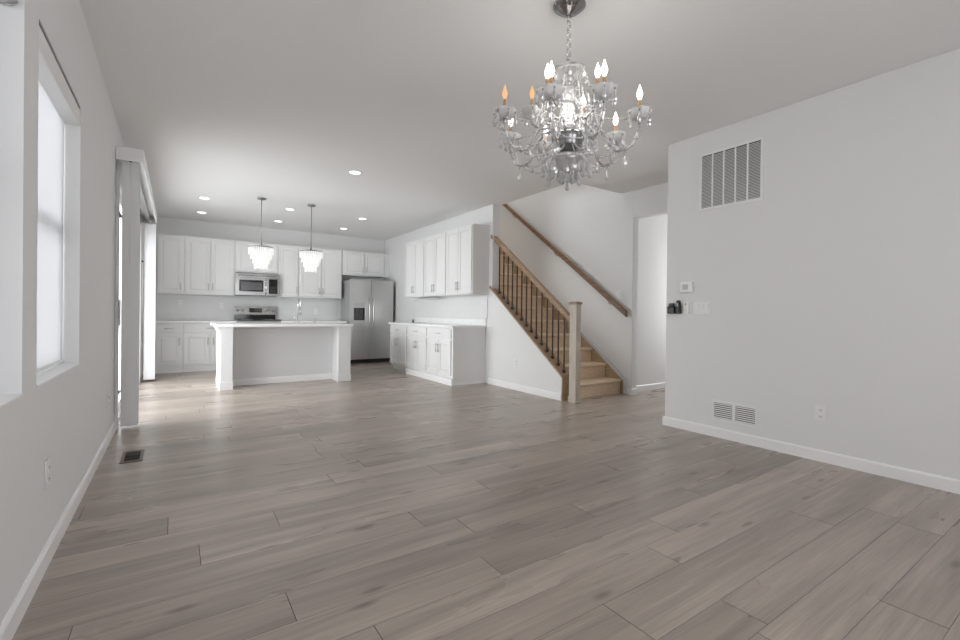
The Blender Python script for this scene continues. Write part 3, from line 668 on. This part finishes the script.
# ------------------------------------------------------------------ island pendants
def pendant():
    t = thing('pendant_light', 'left tiered crystal pendant hanging over the island in front of the microwave', 'pendant light', (1.487, 7.355, H), 0, 'pendants over the island')
    MB().lathe([(.06, 0), (.062, -.012), (.05, -.024), (.01, -.03)], (0, 0, 0), 24).build('ceiling_canopy', PEND, t)
    MB().tube([(0, 0, -.028), (0, 0, -.70)], .0055, 8).build('rod', PEND, t)
    MB().lathe([(.008, -.66), (.014, -.665), (.014, -.69), (.03, -.70), (.160, -.722), (.168, -.726), (.168, -.736), (.15, -.736), (.03, -.712)], (0, 0, 0), 28).build('top_plate', PEND, t)
    for r, z0, z1 in [(.162, -.737, -.835), (.134, -.80, -.90), (.106, -.865, -.965), (.080, -.93, -1.045)]:
        m = MB(); n = int(2*PI*r/.028)
        for i in range(n):
            a = 2*PI*i/n; cx, cy = r*math.cos(a), r*math.sin(a)
            for (za, zb) in ((z0, (z0+z1)/2+.001), ((z0+z1)/2-.001, z1)):
                ring = lambda z, s: [m.bm.verts.new((cx+s*(.011*math.cos(a+PI/2*q)), cy+s*(.011*math.sin(a+PI/2*q)), z)) for q in range(4)]
                A, B, D = ring(za, .8), ring((za+zb)/2, 1.1), ring(zb, .8)
                for P, Q in ((A, B), (B, D)):
                    for q in range(4): m.bm.faces.new([P[q], P[(q+1) % 4], Q[(q+1) % 4], Q[q]])
                m.bm.faces.new(A); m.bm.faces.new(D[::-1])
        m.build('crystal_tier', PRISM, t)
    MB().lathe([(.002, -.80), (.022, -.82), (.026, -.86), (.018, -.90), (.002, -.912)], (0, 0, 0), 12).build('bulb', FLAME, t)
    return t
p1 = pendant(); p2 = copy_tree(p1); p2.location = (2.197, 7.36, H)
p2['label'] = 'right tiered crystal pendant hanging over the island nearer the refrigerator'
for x, y in ((1.487, 7.355), (2.197, 7.36)):
    l = bpy.data.lights.new('pendant_glow', 'POINT'); l.energy = L_PEND; l.shadow_soft_size = .06; l.color = (1, .97, .93)
    o = bpy.data.objects.new('pendant_glow', l); C.objects.link(o); o.location = (x, y, 1.62)

# ------------------------------------------------------------------ chandelier
ct = thing('chandelier', 'crystal chandelier with two tiers of candle bulbs hanging on a chrome chain', 'chandelier', (2.196, 1.773, H))
MB().lathe([(.085, 0), (.088, -.008), (.078, -.016), (.068, -.018), (.062, -.030), (.045, -.036), (.035, -.046), (.018, -.052), (.01, -.06)], (0, 0, 0), 32).build('ceiling_canopy', DKMETAL, ct)
m = MB(); z = -.062; k = 0
while z > -.33:
    m.tube([((.013*math.cos(a) if k % 2 else 0), (0 if k % 2 else .013*math.cos(a)), z-.014+.018*math.sin(a)) for a in [2*PI*i/12 for i in range(12)]], .0032, 6, closed=True)
    z -= .026; k += 1
m.build('chain', CHROME, ct)
Z = lambda z: z-H
def bobeche_prof(r): return [(.006, 0), (.02, -.006), (r*.72, .0), (r*.95, .014), (r*1.0, .030), (r*1.06, .040), (r*.98, .038), (r*.90, .016), (r*.66, .006), (.016, .004), (.006, .004)]
# crown, turned column, silver hub, lower bowl
MB().lathe([(.01, .05), (.02, .03), (.035, .02)]+[(q, w-.02) for q, w in [(.03, .03), (.055, .028), (.088, .012), (.096, -.008), (.09, -.010), (.05, .010), (.015, .0)]], (0, 0, Z(2.395)), 40, (10, .05)).build('crown_dish', CRYSTAL, ct)
m = MB(); m.lathe([(.012, 2.37), (.030, 2.355), (.036, 2.335), (.026, 2.315), (.014, 2.305), (.02, 2.30), (.042, 2.285), (.048, 2.262), (.038, 2.24), (.018, 2.228), (.016, 2.21), (.034, 2.20), (.040, 2.18), (.028, 2.155), (.020, 2.12), (.030, 2.10), (.046, 2.085), (.05, 2.065), (.03, 2.05)], (0, 0, -H), 10)
o = m.build('glass_column', CRYSTAL, ct)
MB().tube([(0, 0, Z(2.415)), (0, 0, Z(1.93))], .006, 8).build('inner_rod', CHROME, ct)
hub = MB().lathe([(.03, 2.05), (.07, 2.045), (.088, 2.03), (.086, 2.01), (.078, 1.99), (.080, 1.975), (.06, 1.955), (.03, 1.945), (.01, 1.94)], (0, 0, -H), 28).build('hub', mat('aged_silver', (.28, .28, .28), .25, 1), ct)
MB().lathe([(.012, 1.945), (.05, 1.938), (.085, 1.915), (.088, 1.90), (.07, 1.875), (.04, 1.855), (.02, 1.845), (.014, 1.83), (.024, 1.815), (.022, 1.80), (.004, 1.785)], (0, 0, -H), 12).build('lower_bowl', CRYSTAL, ct)
# shared meshes
def drop_mesh(Ld=.05, r=.0115):
    m = MB(); m.lathe([(.0008, 0), (.0045, -.004), (.0045, -.009), (.0008, -.013), (.0009, -.018), (.004, -.024), (r*.75, -.018-Ld*.5), (r, -.018-Ld*.72), (r*.72, -.018-Ld*.9), (.001, -.018-Ld)], (0, 0, 0), 6)
    for f in m.bm.faces: f.smooth = False
    return m.mesh('crystal_drop', CRYSTAL)
DROP = drop_mesh(); DROPL = drop_mesh(.062, .0145)
FROST = mixmat('frosted_crystal', [('ShaderNodeBsdfTranslucent', dict(Color=(.97, .97, .97, 1))), ('ShaderNodeBsdfDiffuse', dict(Color=(.95, .95, .95, 1))), ('ShaderNodeBsdfGlass', dict(Color=(1, 1, 1, 1), Roughness=.05, IOR=1.45))], [.35, .18])
BOB = MB().lathe(bobeche_prof(.055), (0, 0, 0), 36, (9, .07)).mesh('bobeche', FROST)
CUP = MB().lathe([(.010, .006), (.015, .012), (.017, .03), (.021, .04), (.018, .04), (.012, .02), (.008, .012)], (0, 0, 0), 16).mesh('candle_cup', CRYSTAL)
SLV = MB().lathe([(.0085, .004), (.0088, .05), (.0085, .078), (.004, .08)], (0, 0, 0), 14).mesh('candle_sleeve', SLEEVE)
BLB = [MB().lathe([(.006, .080), (.0085, .086), (.0135, .100), (.0145, .110), (.0115, .124), (.006, .138), (.0012, .156)], (0, 0, 0), 14).mesh('bulb', mm) for mm in (FLAME, AMBER)]
CAPM = MB().lathe([(.004, -.012), (.012, -.010), (.014, -.003), (.010, 0)], (0, 0, 0), 14).mesh('arm_cap', NICKEL)
def add(name, me, parent, loc, rz=0, s=1):
    o = bpy.data.objects.new(name, me); C.objects.link(o); o.parent = parent; o.location = loc; o.rotation_euler = (0, 0, rz); o.scale = (s, s, s); return o
def spline(P, n=6):
    P = [Vector(p) for p in P]; Q = [P[0]]+P+[P[-1]]; out = []
    for i in range(1, len(Q)-2):
        for j in range(n):
            t = j/n; a, b, c, d = Q[i-1], Q[i], Q[i+1], Q[i+2]
            out.append(.5*((2*b)+(c-a)*t+(2*a-5*b+4*c-d)*t*t+(3*b-a-3*c+d)*t**3))
    out.append(P[-1]); return out
def arm_mesh(r, zt, zh, dip, rd):
    pts = spline([(.05, 0, zh), (.10, 0, zh+.035), (.16, 0, zh+.015), (rd, 0, dip+.02), (rd+.045, 0, dip), (r-.03, 0, dip+.03), (r, 0, (dip+zt)/2+.02), (r, 0, zt-.01)] if r > .3 else
                 [(.035, 0, zh), (.08, 0, zh-.045), (.13, 0, zh-.055), (r-.02, 0, zh-.03), (r, 0, zt-.04), (r, 0, zt-.01)])
    m = MB(); m.tube(pts, .0072, 8)
    # twist wound round the arm
    tw = []
    for i, p in enumerate(pts): a = i*1.25; tw.append(p+Vector((.003*math.cos(a), .0095*math.sin(a), .0085*math.cos(a))))
    m.tube(tw, .0036, 5)
    for p in pts[2::3]: m.lathe([(.0005, .008), (.009, .004), (.0125, 0), (.009, -.004), (.0005, -.008)], p, 7)
    return m.mesh('arm', CRYSTAL), pts
def beads(p, q, sag, n, r=.0055):
    m = MB(); p, q = Vector(p), Vector(q)
    for i in range(n+1):
        t = i/n; c = p.lerp(q, t)-Vector((0, 0, sag*4*t*(1-t)))
        m.lathe([(.0005, r), (r*.8, r*.5), (r, 0), (r*.8, -r*.5), (.0005, -r)], c, 6)
    for f in m.bm.faces: f.smooth = False
    return m
lowA, lowP = arm_mesh(.365, Z(2.095), Z(2.045), Z(1.925), .235)
upA, upP = arm_mesh(.20, Z(2.185), Z(2.145), 0, 0)
def candle_arm(ame, pts, r, zt, ang, lit, nd, long_at=None):
    a = add('arm', ame, ct, (0, 0, 0), math.radians(ang))
    add('arm_cap', CAPM, a, (r, 0, zt)); add('bobeche', BOB, a, (r, 0, zt-.016)); add('candle_cup', CUP, a, (r, 0, zt-.008))
    add('candle_sleeve', SLV, a, (r, 0, zt)); add('bulb', BLB[0 if lit else 1], a, (r, 0, zt))
    for i in range(nd):
        b = 2*PI*(i+.5)/nd; add('crystal_drop', DROP, a, (r+.054*math.cos(b), .054*math.sin(b), zt+.014), b, random.uniform(.9, 1.1))
    if long_at:
        for f in long_at:
            p = pts[int(f*(len(pts)-1))]; add('crystal_drop', DROPL, a, (p.x, p.y, p.z-.008), random.random()*3)
    return a
LOW = [(-147, 1), (-108, 1), (-54, 1), (-3, 1), (32, 1), (67, 1), (110, 1), (164, 0)]
for ang, lit in LOW: candle_arm(lowA, lowP, .365, Z(2.095), ang, lit, 6, (.42, .62))
for ang, lit in [(-166, 1), (-88, 1), (20, 1), (125, 0)]:
    candle_arm(upA, upP, .20, Z(2.185), ang, lit, 5, (.4,))
# strands of beads from the crown to the lower arms, garlands between arms
for i, (ang, _) in enumerate(LOW):
    a = math.radians(ang); b = math.radians(LOW[(i+1) % 8][0])
    m = beads((.088*math.cos(a), .088*math.sin(a), Z(2.385)), (.16*math.cos(a), .16*math.sin(a), Z(2.08)), .0, 26, .005); m.build('bead_strand', CRYSTAL, ct)
    m = beads((.31*math.cos(a), .31*math.sin(a), Z(1.945)), (.31*math.cos(b), .31*math.sin(b), Z(1.945)), .035, 20, .005); m.build('bead_garland', CRYSTAL, ct)
    add('crystal_drop', DROP, ct, (.094*math.cos(a+.3), .094*math.sin(a+.3), Z(2.385)), a)
    add('crystal_drop', DROPL, ct, (.084*math.cos(a+.2), .084*math.sin(a+.2), Z(1.905)), a, 1.2)
    add('crystal_drop', DROPL, ct, (.13*math.cos(a+.5), .13*math.sin(a+.5), Z(1.90)), a, 1.1)
    m = beads((.083*math.cos(a+.5), .083*math.sin(a+.5), Z(1.975)), (.13*math.cos(a+.5), .13*math.sin(a+.5), Z(1.905)), .01, 8, .005); m.build('bead_strand', CRYSTAL, ct)
add('crystal_drop', DROPL, ct, (0, 0, Z(1.805)), 0, .85)
for a in range(4):
    add('crystal_drop', DROPL, ct, (.035*math.cos(a*PI/2), .035*math.sin(a*PI/2), Z(1.85)), 0, .9)
for i, (ang, _) in enumerate(LOW):
    a = math.radians(ang); c, q = math.cos(a), math.sin(a)
    beads((.05*c, .05*q, Z(2.24)), (.33*c, .33*q, Z(2.09)), .055, 30, .0055).build('bead_garland', CRYSTAL, ct)
    beads((.085*c, .085*q, Z(1.96)), (.25*c, .25*q, Z(1.915)), .03, 18, .0055).build('bead_garland', CRYSTAL, ct)
l = bpy.data.lights.new('chandelier_glow', 'POINT'); l.energy = L_CHAND; l.shadow_soft_size = .16; l.color = (1, .96, .92)
o = bpy.data.objects.new('chandelier_glow', l); C.objects.link(o); o.location = (2.196, 1.773, 2.15)
